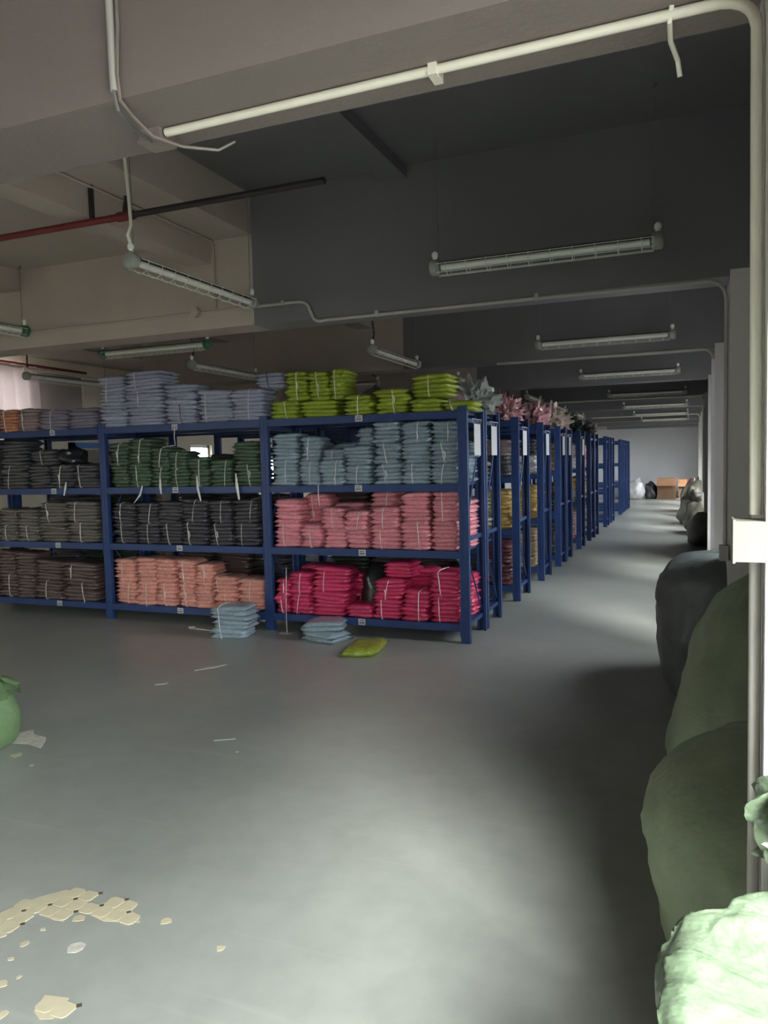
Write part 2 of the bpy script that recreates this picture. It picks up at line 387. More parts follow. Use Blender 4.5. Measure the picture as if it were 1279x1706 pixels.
for P in PATCH:
    part(MB().prism(P, 0, .0012), 'grout_patch', 'tile_cream', fl)
    x0 = min(p[0] for p in P); x1 = max(p[0] for p in P); y0 = min(p[1] for p in P); y1 = max(p[1] for p in P)
    for i_ in range(int(x0 / TP) - 2, int(x1 / TP) + 2):
        for j_ in range(int(y0 / TP) - 2, int(y1 / TP) + 2):
            cx, cy = i_ * TP + .01, j_ * TP + .015
            if sum(inpoly(cx + ex_ * TP * .5, cy + ey_ * TP * .5, P) for ex_, ey_ in ((0, 0), (.8, .8), (-.8, .8), (.8, -.8), (-.8, -.8))) >= 2:
                part(MB().prism(angsort(octo(cx, cy, TP / 2 - .0012, .0015)), 0, .0022 + random.random() * .0006), 'mosaic_tile', 'tile_cream', fl)
                if (i_ + j_) % 2 == 0:
                    q = .0105; part(MB().prism([(cx + TP / 2 - q, cy + TP / 2), (cx + TP / 2, cy + TP / 2 - q), (cx + TP / 2 + q, cy + TP / 2), (cx + TP / 2, cy + TP / 2 + q)], 0, .0018), 'dot_tile', 'tile_dot', fl)
def chip(x, y, r, n=7, mt='tile_cream', name='paint_chip_spot'):
    P = [(x + r * random.uniform(.6, 1.1) * math.cos(2 * math.pi * t / n), y + r * random.uniform(.6, 1.1) * math.sin(2 * math.pi * t / n)) for t in range(n)]
    part(MB().prism(P, 0, .0016), name, mt, fl)
for x, y, r in [(-1.964, 1.935, .026), (-1.664, 2.03, .022), (-2.03, 1.846, .012), (-2.024, 1.767, .017), (-1.85, 1.809, .03), (-2.005, 1.694, .012), (-1.908, 1.636, .01), (-1.933, 1.595, .02), (-1.821, 1.499, .02), (-2.14, 1.777, .02), (-1.402, 1.966, .018), (-3.416, 2.995, .035), (-3.219, 2.915, .014), (-2.285, 3.424, .012)]:
    chip(x, y, r, mt='bare_concrete' if r == .03 else 'tile_cream')
part(MB().prism([(-3.717, 3.213), (-3.611, 3.119), (-3.48, 3.14), (-3.365, 3.113), (-3.42, 3.2), (-3.472, 3.256), (-3.58, 3.27), (-3.653, 3.331)], 0, .0012), 'bare_patch', 'bare_concrete', fl)

# ------------------------------------------------------------------ racks
SH = [.165, .785, 1.355, 1.965]; RH = .06; PW = .08; PD = .05; BAY = 1.8976; XE = -1.726; RT = 2.0
def post_mesh(mb, x0, y0, face):
    """open channel post: web towards the bay front, two flanges, folded lips"""
    t = .004
    if face < 0: mb.box(x0, x0 + PW, y0, y0 + t, 0, RT); ya, yb = y0 + t, y0 + PD
    else: mb.box(x0, x0 + PW, y0 + PD - t, y0 + PD, 0, RT); ya, yb = y0, y0 + PD - t
    mb.box(x0, x0 + t, ya, yb, 0, RT); mb.box(x0 + PW - t, x0 + PW, ya, yb, 0, RT)
    if face < 0: mb.box(x0, x0 + .022, yb - t, yb, 0, RT); mb.box(x0 + PW - .022, x0 + PW, yb - t, yb, 0, RT)
    else: mb.box(x0, x0 + .022, ya, ya + t, 0, RT); mb.box(x0 + PW - .022, x0 + PW, ya, ya + t, 0, RT)
    # stamped raised seam down the middle
    if face < 0: mb.box(x0 + .034, x0 + .046, y0 - .0025, y0, .02, RT - .02)
    return mb
ORD = ['front', 'second', 'third', 'fourth', 'fifth', 'sixth', 'seventh', 'eighth', 'ninth', 'tenth', 'eleventh', 'twelfth', 'thirteenth', 'fourteenth']
RACKS = [(6.116, 6.70), (6.735, 7.29), (8.14, 8.73), (9.59, 10.16), (10.92, 11.50), (11.53, 12.10), (13.08, 13.63), (14.44, 15.08), (15.12, 15.71), (17.3, 17.88), (18.5, 19.1), (21.0, 21.5), (22.1, 22.7), (23.3, 23.95)]
def rack(idx, y0, y1, nb):
    lab = 'blue steel shelving rack, %s in the row along the aisle' % ORD[idx] if idx else 'blue steel shelving rack nearest the camera, full of bagged clothes'
    r = thing('storage_rack', (XE - nb * BAY / 2, (y0 + y1) / 2, 0), lab, 'rack', 'blue storage racks along the aisle')
    for b in range(nb + 1):
        xr = XE - b * BAY; x0 = xr - PW
        for ys, fc in ((y0, -1), (y1 - PD, 1)):
            part(post_mesh(MB(), x0, ys, fc), 'post', 'rack_blue', r)
        if b == 0 or idx == 0:
            xm = xr - PW / 2
            for z in (.13, .86, 1.87): part(MB().box(xm - .012, xm + .012, y0 + PD, y1 - PD, z, z + .035), 'end_brace', 'rack_blue', r)
            part(MB().tube([(xm, y0 + PD, .95), (xm, y1 - PD, 1.72)], .007, 6), 'diagonal_brace', 'rack_blue', r)
            part(MB().tube([(xm, y0 + PD, .80), (xm, y1 - PD, .2)], .007, 6), 'diagonal_brace', 'rack_blue', r)
    for b in range(nb):
        xa = XE - (b + 1) * BAY; xb = XE - b * BAY - PW
        for li, z in enumerate(SH):
            for ys, fr in ((y0 - .004, 1), (y1 - .036, 0)):
                mb = MB().box(xa, xb, ys, ys + .04, z - RH, z); mb.box(xa, xb, ys + .004, ys + .036, z - RH - .004, z - RH)
                if fr:
                    mb.box(xa - .004, xa + .004, ys - .004, ys + .02, z - RH - .05, z + .03 if li < 3 else z)
                    mb.box(xb - .004, xb + .004, ys - .004, ys + .02, z - RH - .05, z + .03 if li < 3 else z)
                rl = part(mb, 'rail', 'rack_blue', r)
                if fr and idx == 0:
                    f = (.50, .47, .50)[b] if b < 2 else .66
                    lx = xa + (xb - xa) * f + (.02 if li % 2 else 0)
                    ORG[rl.name] = ORG[r.name]
                    lc = sub(MB().box(lx - .034, lx + .034, ys - .0065, ys - .005, z - .056, z - .002), 'shelf_label', 'paper', rl)
                    pm = MB()
                    pm.box(lx - .022, lx + .022, ys - .0072, ys - .0066, z - .020, z - .014)
                    for q in range(4): pm.box(lx - .024 + q * .0125, lx - .015 + q * .0125, ys - .0072, ys - .0066, z - .044, z - .030)
                    # the small printed lines belong to the card
                    me = pm.mesh('print', ORG[r.name]); lc.data.materials.append(M['card_print'])
                    bm = bmesh.new(); bm.from_mesh(lc.data); n0 = len(bm.faces); bm.from_mesh(me)
                    bm.faces.ensure_lookup_table()
                    for fi in range(n0, len(bm.faces)): bm.faces[fi].material_index = 1
                    bm.to_mesh(lc.data); bm.free()
            part(MB().box(xa, xb, y0 + .036, y1 - .036, z - .022, z - .004), 'shelf_board', 'shelf_board', r)
    return r
for i_, (a, b) in enumerate(RACKS): rack(i_, a, b, 3 if i_ < 2 else (2 if i_ < 9 else 1))

# paper sheets hung on the rack ends
for i_, (a, b) in enumerate(RACKS[:7]):
    ym = (a + b) / 2 + (.02 if i_ else .02)
    t = thing('hanging_sheet', (XE + .006, ym, 1.59), 'white paper sheet in a sleeve hanging on the end of the %s rack' % ORD[i_], 'sheet', 'paper sheets on the rack ends')
    part(MB().box(XE + .004, XE + .007, ym - .105, ym + .105, 1.59, 1.86), 'sheet', 'paper', t)
    part(MB().tube([(XE + .006, ym - .10, 1.86), (XE + .004, ym - .15, 1.90), (XE + .004, ym + .15, 1.90), (XE + .006, ym + .10, 1.86)], .003, 5), 'hanging_string', 'string', t)

# ------------------------------------------------------------------ bagged clothes
def packet(seed, nx=14, ny=8):
    """flat folded garment in a plastic bag: unit box, blunt puffy front, pinched fin-like sides"""
    rs = random.Random(seed); ph = [rs.uniform(0, 6.28) for _ in range(8)]; s0 = rs.uniform(0, 90)
    tiltl, tiltr = rs.uniform(-.5, .35), rs.uniform(-.5, .35)
    vs, fs = [], []
    idx = {}
    def shape(u, v, side):
        x = u * 2 - 1; y = v * 2 - 1
        tx = max(0, 1 - abs(x) ** 5.0) ** .8; ty = max(0, 1 - abs(y) ** 9) ** .5
        h = .5 * tx * ty
        wr = .22 * nz(x * 3.2 + s0, y * 2.4, side * 3.0) + .07 * math.sin(7 * x * (1 + .3 * math.sin(ph[0])) + 3 * y + ph[1]) * (1 - abs(x)) + .20 * nz(x * 8 + s0, y * 5, side * 9.0)
        h = h * (1 + wr)
        ed = max(0, (abs(x) - .55) / .45)
        z = side * h + ed * ed * (tiltl if x < 0 else tiltr) * .6
        px = x * .5 * (1 + .045 * nz(y * 3 + s0, 5.1, x) + .03 * math.sin(9 * y + ph[2] + x))
        py = y * .5 * (1 + .04 * nz(x * 3 + s0, 1.7, y)) + .02 * math.sin(5 * x + ph[3]) * (abs(y))
        return (px, py, z)
    for side in (1, -1):
        for j in range(ny + 1):
            for i_ in range(nx + 1):
                edge = i_ in (0, nx) or j in (0, ny)
                if side == -1 and edge: idx[(side, i_, j)] = idx[(1, i_, j)]; continue
                p_ = shape(i_ / nx, j / ny, side); idx[(side, i_, j)] = len(vs); vs.append(p_)
        for j in range(ny):
            for i_ in range(nx):
                q = (idx[(side, i_, j)], idx[(side, i_ + 1, j)], idx[(side, i_ + 1, j + 1)], idx[(side, i_, j + 1)])
                fs.append(q if side == 1 else q[::-1])
    me = bpy.data.meshes.new('packet'); me.from_pydata(vs, [], fs)
    me.polygons.foreach_set('use_smooth', [True] * len(me.polygons))
    me.materials.append(M['bag_pink']); me.update(); return me
PK = [packet(100 + k) for k in range(18)]
LB = .285
def bundle(xc, yc, z0, h, wd, dp, mt, label, group, string=True, rz=0.0, tilt=0.0, n=None, cat='bundle', smt='string', lw=None):
    root = thing('garment_bundle', (xc, yc, z0), label, cat, group)
    root.rotation_euler = (0, tilt, rz)
    n = n or max(2, round(h / .036)); lh = h / n
    for k in range(n):
        o = bpy.data.objects.new('packet', random.choice(PK)); C.objects.link(o); o.parent = root
        o.scale = (wd * random.uniform(.96, 1.07), dp * random.uniform(.95, 1.03), lh * random.uniform(1.35, 1.65))
        o.location = (random.uniform(-.014, .014), random.uniform(-.016, .012), lh * (k + .5))
        o.rotation_euler = (random.uniform(-.02, .02), random.uniform(-.05, .05), random.uniform(-.08, .08) + (math.pi if random.random() < .5 else 0))
        o.material_slots[0].link = 'OBJECT'; o.material_slots[0].material = M[mt]
    if string:
        sx_ = random.uniform(-.22, .18) * wd; sk = random.uniform(-.035, .035); e = dp / 2 + .006
        pts = [(sx_, -e, .002), (sx_ + sk * .3, -e - .008, h * .3), (sx_ + sk * .6, -e - .006, h * .65), (sx_ + sk, -e, h * .96), (sx_ + sk, -e * .7, h + lh * .16), (sx_ + sk, 0, h + lh * .22), (sx_ + sk, e * .8, h + .004), (sx_, e, h * .9), (sx_, e, .0), (sx_, 0, -.001)]
        mb = MB().tube(pts, random.uniform(.0024, .0042), 5, closed=True)
        if random.random() < .35:
            zt = h * random.uniform(.2, .8); mb.tube([(sx_, -e - .012, zt), (sx_ + .012, -e - .018, zt - .03), (sx_ + .006, -e - .014, zt - .06)], [.006, .004, .003], 5)
        me = mb.mesh('tie_string'); o = bpy.data.objects.new('tie_string', me); C.objects.link(o); o.parent = root; me.materials.append(M[smt])
    return root

COLS = [
('right',4,'lime',-3.60,-3.287,1.967,2.128,0),('right',4,'lime',-3.287,-2.914,1.967,2.116,0),('right',4,'lime',-3.43,-3.2,2.13,2.385,0),('right',4,'lime',-3.20,-2.996,2.122,2.376,.01),('right',4,'lime',-2.995,-2.837,2.12,2.385,.02),
('right',4,'lime',-2.83,-2.567,1.967,2.142,0),('right',4,'lime',-2.562,-2.25,1.967,2.177,0),('right',4,'lime',-2.24,-1.945,1.967,2.08,0),('right',4,'lime',-2.22,-1.89,2.094,2.285,.05),('right',4,'lime',-1.94,-1.66,1.967,2.041,0),
('middle',4,'lavender',-5.589,-5.269,1.967,2.476,0),('middle',4,'lavender',-5.265,-4.79,1.967,2.504,0),('middle',4,'lavender',-4.785,-4.415,1.967,2.349,0),('middle',4,'lavender',-4.41,-4.025,1.967,2.269,0),('middle',4,'lavender',-4.02,-3.66,1.967,2.259,0),('middle',4,'lavender',-3.75,-3.45,2.26,2.40,.03),
('left',4,'mauve',-7.45,-6.99,1.967,2.219,0),('left',4,'peach',-6.985,-6.724,1.967,2.207,0),('left',4,'mauve',-6.723,-6.433,1.967,2.207,0),('left',4,'plum',-6.43,-6.03,1.967,2.177,0),('left',4,'plum',-6.02,-5.632,1.967,2.177,0),
('right',3,'sky',-3.6,-3.34,1.357,1.834,0),('right',3,'sky',-3.335,-3.123,1.357,1.576,0),('right',3,'sky',-3.12,-2.866,1.357,1.582,0),('right',3,'sky',-3.335,-3.133,1.577,1.799,.03),('right',3,'sky',-3.117,-2.879,1.582,1.678,.05),('right',3,'sky',-2.862,-2.59,1.357,1.697,0),('right',3,'sky',-2.76,-2.60,1.705,1.857,.08),('right',3,'sky',-2.584,-2.325,1.357,1.90,0),('right',3,'sky',-2.321,-2.06,1.357,1.89,0),('right',3,'sky',-2.055,-1.812,1.357,1.884,0),
('middle',3,'green',-5.49,-5.25,1.357,1.80,0),('middle',3,'green',-5.25,-4.992,1.357,1.84,0),('middle',3,'green',-4.985,-4.76,1.357,1.746,0),('middle',3,'green',-4.76,-4.538,1.357,1.70,0),('middle',3,'green',-4.535,-4.29,1.357,1.634,0),('middle',3,'green',-4.29,-4.036,1.357,1.61,0),('middle',3,'green',-4.016,-3.728,1.357,1.77,0),
('left',3,'charcoal',-7.38,-7.012,1.357,1.886,0),('left',3,'charcoal',-7.005,-6.62,1.357,1.876,0),('left',3,'charcoal',-6.612,-6.291,1.357,1.597,0),('left',3,'charcoal',-6.291,-5.979,1.357,1.597,0),('left',3,'charcoal',-5.979,-5.676,1.357,1.597,0),('left',3,'charcoal',-6.60,-6.26,1.60,1.76,.05),
('right',2,'pink',-3.605,-3.33,.787,1.228,0),('right',2,'pink',-3.325,-3.11,.787,.998,0),('right',2,'pink',-3.36,-3.12,1.008,1.271,.20),('right',2,'pink',-3.10,-2.875,.787,1.151,0),('right',2,'pink',-2.87,-2.64,.787,1.119,0),('right',2,'pink',-2.66,-2.42,1.16,1.288,.10),('right',2,'pink',-2.625,-2.335,.787,1.152,0),('right',2,'pink',-2.33,-2.062,.787,1.286,0),('right',2,'pink',-2.057,-1.812,.787,1.289,0),
('middle',2,'black',-5.49,-5.206,.787,1.198,0),('middle',2,'black',-5.206,-4.924,.787,1.198,0),('middle',2,'black',-4.923,-4.634,.787,1.209,0),('middle',2,'black',-4.633,-4.325,.787,1.232,0),('middle',2,'black',-4.32,-4.06,.787,1.22,0),('middle',2,'black',-4.05,-3.75,.787,1.23,0),
('left',2,'olive',-7.38,-7.089,.787,1.108,0),('left',2,'olive',-7.08,-6.80,.787,1.135,0),('left',2,'olive',-6.80,-6.52,.787,1.135,0),('left',2,'olive',-6.51,-6.103,.787,1.2,0),('left',2,'olive',-6.10,-5.699,.787,1.212,0),
('right',1,'magenta',-3.605,-3.46,.167,.489,0),('right',1,'magenta',-3.455,-3.235,.167,.552,0),('right',1,'magenta',-3.23,-2.87,.167,.606,0),('right',1,'magenta',-2.865,-2.62,.167,.28,-.03),('right',1,'magenta',-2.61,-2.34,.167,.518,0),('right',1,'magenta',-2.54,-2.27,.525,.66,.08),('right',1,'magenta',-2.334,-2.085,.167,.434,0),('right',1,'magenta',-2.08,-1.812,.167,.609,0),
('middle',1,'salmon',-5.50,-5.223,.167,.621,0),('middle',1,'salmon',-5.22,-4.98,.167,.644,0),('middle',1,'salmon',-4.98,-4.734,.167,.64,0),('middle',1,'salmon',-4.73,-4.52,.167,.632,0),('middle',1,'salmon',-4.52,-4.311,.167,.60,0),('middle',1,'salmon',-4.30,-4.03,.167,.484,0),('middle',1,'salmon',-4.02,-3.74,.167,.47,0),
('left',1,'brown',-7.38,-7.123,.167,.662,0),('left',1,'brown',-7.12,-6.86,.167,.675,0),('left',1,'brown',-6.86,-6.593,.167,.66,0),('left',1,'brown',-6.592,-6.193,.167,.582,0),('left',1,'brown',-6.187,-5.739,.167,.568,0)]
CNAME = dict(lime='lime green', lavender='lavender', mauve='dusty pink', peach='peach orange', plum='grey purple', sky='sky blue', green='dark green', charcoal='charcoal', pink='pink', black='black', olive='olive grey', magenta='hot pink', salmon='salmon', brown='brown')
SHN = {1: 'bottom shelf', 2: 'second shelf', 3: 'third shelf', 4: 'top shelf'}
NTH = ['first', 'second', 'third', 'fourth', 'fifth', 'sixth', 'seventh', 'eighth', 'ninth', 'tenth', 'eleventh']
cnt = {}
for bay, sh, col, x0, x1, z0, z1, yo in COLS:
    cnt[(bay, sh)] = cnt.get((bay, sh), 0) + 1; nth = NTH[cnt[(bay, sh)] - 1]
    base = abs(z0 - (SH[sh - 1] + .002)) < .01
    z0 = z0 if not base else SH[sh - 1] + .003
    H = z1 - z0; nt_ = max(1, round(H / .21)); zz = z0
    for t_ in range(nt_):
        h = H / nt_
        tier = '' if nt_ == 1 else (('lower', 'upper') if nt_ == 2 else ('lowest', 'middle', 'highest'))[t_] if nt_ <= 3 else NTH[t_]
        lab = '%s bagged-clothes bundle,%s %s stack, %s, %s bay of front rack' % (CNAME[col], (' ' + tier + ' in') if tier else ' low', nth, SHN[sh], bay)
        wv = (x1 - x0)
        bundle((x0 + x1) / 2 + random.uniform(-.008, .008), 6.135 + LB / 2 + yo + random.uniform(-.012, .012), zz, h - .004, wv, LB, 'bag_' + col, lab, '%s bundles, %s, %s bay' % (CNAME[col], SHN[sh], bay),
               rz=random.uniform(-.09, .09), tilt=random.uniform(-.025, .025), string=random.random() < .8, smt='string' if not (col == 'lavender' and random.random() < .5) else 'card_print')
        zz += h
# row behind on the right bay, seen through the rack end and the gaps
for sh, col, tops in ((1, 'magenta', .60), (2, 'pink', 1.22), (3, 'sky', 1.78)):
    for q, xc in enumerate([-1.93, -2.25, -2.62, -2.98, -3.35]):
        z0 = SH[sh - 1] + .003; H = (tops - z0) * random.uniform(.8, 1.0)
        bundle(xc, 6.555, z0, H, .30, .27, 'bag_' + col, '%s bundle in the hidden back row, %s, %s from the aisle' % (CNAME[col], SHN[sh], NTH[q]), 'back row bundles of the right bay', string=False)
# dark bundles of the second rack, glimpsed behind the front one
for sh in (1, 2, 3):
    for q in range(11):
        xc = -2.25 - q * .46
        if abs(((XE - .04 - xc) % BAY)) < .24 or abs(((XE - .04 - xc) % BAY) - BAY) < .24: continue
        if sh == 3 and q in (4, 6): continue
        z0 = SH[sh - 1] + .003
        bundle(xc, 7.01, z0, random.uniform(.44, .52) if sh < 3 else random.uniform(.2, .46), .43, .34, 'bag_' + random.choice(['deepgreen', 'charcoal', 'brown', 'black']),
               'dark bundle on second rack behind the front one, %s, %s from the aisle' % (SHN[sh], NTH[q]), 'dark bundles on the second rack', string=False)

# crumpled plastic bags
def crumple(name, x, y, z, rx, ry, rz_, mt, label, cat='bag', group=None, seed=0, amp=.22, fr=2.2, sub_=3, spiky=0.0):
    bm = bmesh.new(); bmesh.ops.create_icosphere(bm, subdivisions=sub_, radius=1)
    for v in bm.verts:
        p_ = v.co.copy(); n1 = nz(p_.x * fr + seed, p_.y * fr, p_.z * fr); n2 = abs(nz(p_.x * fr * 2.3 + seed, p_.y * fr * 2.3 + 7, p_.z * fr * 2.3))
        s_ = 1 + amp * n1 * 1.4 - amp * n2 * 1.2
        if spiky: s_ += spiky * (abs(nz(p_.x * 6 + seed, p_.y * 6, p_.z * 6)) * 1.6 - .3) + spiky * .5 * nz(p_.x * 14, p_.y * 14 + seed, p_.z * 14)
        q = p_ * s_
        if q.z < -.55: q.z = -.55 + (q.z + .55) * .15
        v.co = (q.x * rx, q.y * ry, (q.z + .6) * rz_)
    me = bpy.data.meshes.new(name); bm.to_mesh(me); bm.free()
    me.polygons.foreach_set('use_smooth', [not spiky] * len(me.polygons)); me.materials.append(M[mt])
    o = bpy.data.objects.new(name, me); C.objects.link(o); o.location = (x, y, z); ORG[o.name] = (x, y, z)
    return tag(o, label, cat, group)
# aisle ends of the racks behind
ENDS = {1: ['deepgreen', 'silver', 'silver', 'charcoal'], 2: ['darkred', 'gold', 'mauve', 'red'], 3: ['tan', 'gold', 'white', 'green'], 4: ['olive', 'brown', 'tan', 'olive'], 5: ['silver', 'darkred', 'rose', 'charcoal'],
        6: ['rose', 'tan', 'white', 'beige'], 7: ['olive', 'charcoal', 'rose', 'brown'], 8: ['tan', 'sky', 'olive', 'charcoal']}
for ri, cols in ENDS.items():
    a, b = RACKS[ri]
    for li in range(4):
        col = cols[li]
        if li == 3: continue
        z0 = SH[li] + .003; gap = SH[li + 1] - RH - SH[li]
        for t_ in range(2):
            H = gap * (.42 if t_ == 0 else random.uniform(.28, .40))
            zz = z0 if t_ == 0 else z0 + gap * .43
            c2 = col if random.random() < .75 else random.choice(['tan', 'silver', 'rose', 'charcoal', 'gold'])
            for row, yy in enumerate((a + .16, b - .16)):
                bundle(-1.97 + random.uniform(-.02, .01), yy, zz, H - .004, .30, .26, 'bag_' + c2,
                       'bagged-clothes bundle, %s %s, aisle end of %s rack, %s' % (('lower', 'upper')[t_], ('near row', 'rear row')[row], ORD[ri], SHN[li + 1]), 'bundles at the aisle ends', string=False, n=5)
def top_pile(k, x, y, rx, rz_, col, words):
    crumple('plastic_bag', x, y, 1.968, rx, .2, rz_, 'bag_' + col, words, 'bag', 'bags piled on top of the racks', seed=k * 3.7, amp=.30, fr=2.6, sub_=4, spiky=.45)
top_pile(1, -1.90, 7.01, .20, .20, 'silver', 'crumpled silver plastic bag on top of second rack by the aisle')
top_pile(2, -2.35, 7.01, .22, .16, 'brown', 'dark brown bag on top of second rack behind the lime bundles')
top_pile(3, -1.92, 8.40, .18, .17, 'rose', 'crumpled pale pink bag on top of third rack by the aisle')
top_pile(4, -2.30, 8.40, .22, .20, 'charcoal', 'black bag on top of third rack')
top_pile(5, -1.88, 9.85, .20, .19, 'rose', 'crumpled pink and white bag on top of fourth rack')
top_pile(6, -2.25, 9.85, .22, .26, 'darkred', 'dark red bag on top of fourth rack')
top_pile(7, -1.90, 11.20, .20, .22, 'beige', 'crumpled beige bag on top of fifth rack')
top_pile(8, -1.92, 11.80, .20, .18, 'beige', 'crumpled beige bag on top of sixth rack')
top_pile(9, -2.0, 13.35, .24, .20, 'deepgreen', 'dark green bag on top of seventh rack')
top_pile(10, -1.9, 14.75, .20, .16, 'charcoal', 'black bag on top of eighth rack')
# black bag lying between the hot pink stacks, dark bag on the lime side, black bag on the left bay
crumple('black_bag', -2.70, 6.46, SH[0] + .003, .16, .16, .29, 'bag_blackbag', 'glossy black plastic bag between the hot pink stacks, bottom shelf', seed=3.3, amp=.16, fr=1.6)
crumple('brown_bag', -2.05, 6.52, SH[3] + .003, .22, .12, .17, 'bag_brown', 'dark brown bag behind the lime bundles at the rack corner', seed=8.1, amp=.2)
crumple('brown_bag', -2.70, 6.50, SH[3] + .003, .16, .12, .17, 'bag_brown', 'dark brown bag behind the gap between the lime stacks', seed=5.1, amp=.2)
crumple('black_bag', -6.17, 6.35, 1.60, .15, .15, .12, 'bag_blackbag', 'small black bag on the charcoal bundles, left bay', seed=2.1, amp=.3)

# bundles on the floor in front
bundle(-3.86, 5.83, .0, .285, .36, .27, 'bag_sky', 'sky blue bundle standing on the floor against the salmon shelf', 'bundles on the floor', rz=.12, n=7)
bundle(-2.98, 5.93, .0, .075, .36, .30, 'bag_sky', 'lower pale blue packets of the slumped floor pile', 'bundles on the floor', rz=-.3, n=2, string=False)
bundle(-3.02, 5.99, .085, .08, .38, .30, 'bag_sky', 'upper pale blue packets sliding off the slumped floor pile', 'bundles on the floor', rz=.25, tilt=-.08, n=2, string=False)
lp = bundle(-2.50, 5.66, .0, .055, .31, .44, 'bag_lime', 'single lime green packet lying on the floor before the rack', 'bundles on the floor', rz=.14, n=1, string=False)

# loose strings and scraps
def scrap(name, pts, r, label, mt='string', cat='string'):
    o = MB().tube(pts, r, 5).build(name, mt, org=pts[-1]); tag(o, label, cat); return o
scrap('loose_string', [(-3.46, 6.10, .60), (-3.47, 6.095, .3), (-3.46, 6.07, .12), (-3.45, 6.06, .005)], .003, 'thin white string hanging from the hot pink bundles to the floor')
scrap('loose_string', [(-4.50, 6.0, .004), (-4.44, 6.02, .006), (-4.46, 5.96, .005), (-4.35, 5.95, .006), (-4.2, 5.93, .005), (-4.05, 5.92, .004)], .004, 'white string lying on the floor left of the blue bundle')
scrap('loose_string', [(-4.63, 6.09, 1.95), (-4.64, 6.085, 1.85), (-4.63, 6.085, 1.76), (-4.70, 6.09, 1.755)], .004, 'white string hanging off the top rail in front of the green bundles')
scrap('loose_string', [(-5.05, 6.09, 1.37), (-5.08, 6.085, 1.28), (-5.16, 6.085, 1.20)], [.008, .01, .004], 'white tape end hanging from the green shelf at left')
scrap('loose_string', [(-4.83, 6.09, 1.44), (-4.83, 6.085, 1.36), (-4.82, 6.083, 1.29)], [.006, .013, .007], 'white knotted tape in the second place from the left on the green shelf')
scrap('loose_string', [(-4.40, 6.09, 1.46), (-4.39, 6.085, 1.34), (-4.36, 6.083, 1.22)], [.006, .013, .008], 'white knotted tape hanging below the green shelf at its middle')
scrap('loose_string', [(-3.96, 6.09, 1.48), (-3.95, 6.085, 1.36), (-3.93, 6.083, 1.23)], [.006, .016, .008], 'white knotted tape at the right end of the green shelf')
scrap('loose_string', [(-3.10, 6.09, 1.36), (-3.10, 6.085, 1.27), (-3.09, 6.085, 1.17)], .004, 'white string hanging below the sky blue shelf')
scrap('loose_string', [(-6.03, 6.09, 1.42), (-6.04, 6.085, 1.36), (-6.06, 6.083, 1.28)], [.005, .012, .006], 'white knotted tape on the charcoal shelf')
for nm, P, lb in [('paper_scrap', [(-3.55, 4.32), (-3.50, 4.35), (-3.49, 4.39), (-3.54, 4.36)], 'tiny white paper scrap alone on the open floor'),
              ('paper_scrap', [(-3.50, 4.72), (-3.40, 4.84), (-3.36, 4.95), (-3.47, 4.83)], 'pale torn tape strip on the floor before the rack'),
              ('paper_scrap', [(-3.52, 6.03), (-3.42, 6.0), (-3.40, 6.06), (-3.5, 6.09)], 'white paper scrap at the foot of the middle post'),
              ('paper_scrap', [(-2.62, 5.88), (-2.42, 5.84), (-2.42, 5.87), (-2.6, 5.92)], 'pale plastic strip on the floor right of the blue packets'),
              ('paper_scrap', [(-2.50, 3.52), (-2.40, 3.58), (-2.40, 3.59), (-2.5, 3.53)], 'thin white thread scrap on the open floor')]:
    tag(MB().prism(P, .0005, .003).build(nm, 'paper', org=(P[0][0], P[0][1], 0)), lb, 'scrap')

# ------------------------------------------------------------------ lamps
def lamp_meshes():
    L_ = .60; R = .036
    body = MB().tube([(-L_, 0, 0), (L_, 0, 0)], R, 14, cap=False).mesh('clear_tube'); body.materials.append(M['clear'])
    tube = MB().tube([(-L_ + .02, 0, -.004), (L_ - .02, 0, -.004)], .019, 12).mesh('lamp_tube'); tube.materials.append(M['tube_white'])
    refl = MB(); refl.grid(lambda u, v: (-L_ + 2 * L_ * v, .031 * math.cos(math.pi * (.12 + .76 * u)), .031 * math.sin(math.pi * (.12 + .76 * u))), 8, 1)
    refl = refl.mesh('reflector'); refl.materials.append(M['housing_dark'])
    caps = []
    for s in (-1, 1):
        mb = MB().tube([(s * (L_ - .01), 0, 0), (s * (L_ + .002), 0, 0), (s * (L_ + .004), 0, 0), (s * (L_ + .04), 0, 0), (s * (L_ + .046), 0, 0), (s * (L_ + .05), 0, 0)], [.040, .043, .047, .047, .040, .028], 16)
        gl = MB().tube([(s * (L_ + .02), 0, .043), (s * (L_ + .02), 0, .060), (s * (L_ + .02), 0, .062), (s * (L_ + .02), 0, .080), (s * (L_ + .02), 0, .092)], [.014, .014, .019, .019, .010], 12).mesh('cable_gland')
        gl.materials.append(M['tube_white'])
        caps.append((mb.mesh('end_cap'), gl))
    g = MB(); RG = .054
    for k in range(10):
        x = -L_ + .06 + k * (2 * L_ - .12) / 9
        g.tube([(x, RG * math.cos(t), RG * math.sin(t)) for t in [math.pi * (.92 + 1.16 * q / 14) for q in range(15)]], .0022, 5)
    for t in (math.pi * .95, math.pi * 1.25, math.pi * 1.5, math.pi * 1.75, math.pi * 2.05):
        g.tube([(-L_ + .0, RG * math.cos(t), RG * math.sin(t)), (L_, RG * math.cos(t), RG * math.sin(t))], .0022, 5)
    g = g.mesh('wire_guard'); g.materials.append(M['guard_wire'])
    return body, tube, refl, caps, g
LM = lamp_meshes()
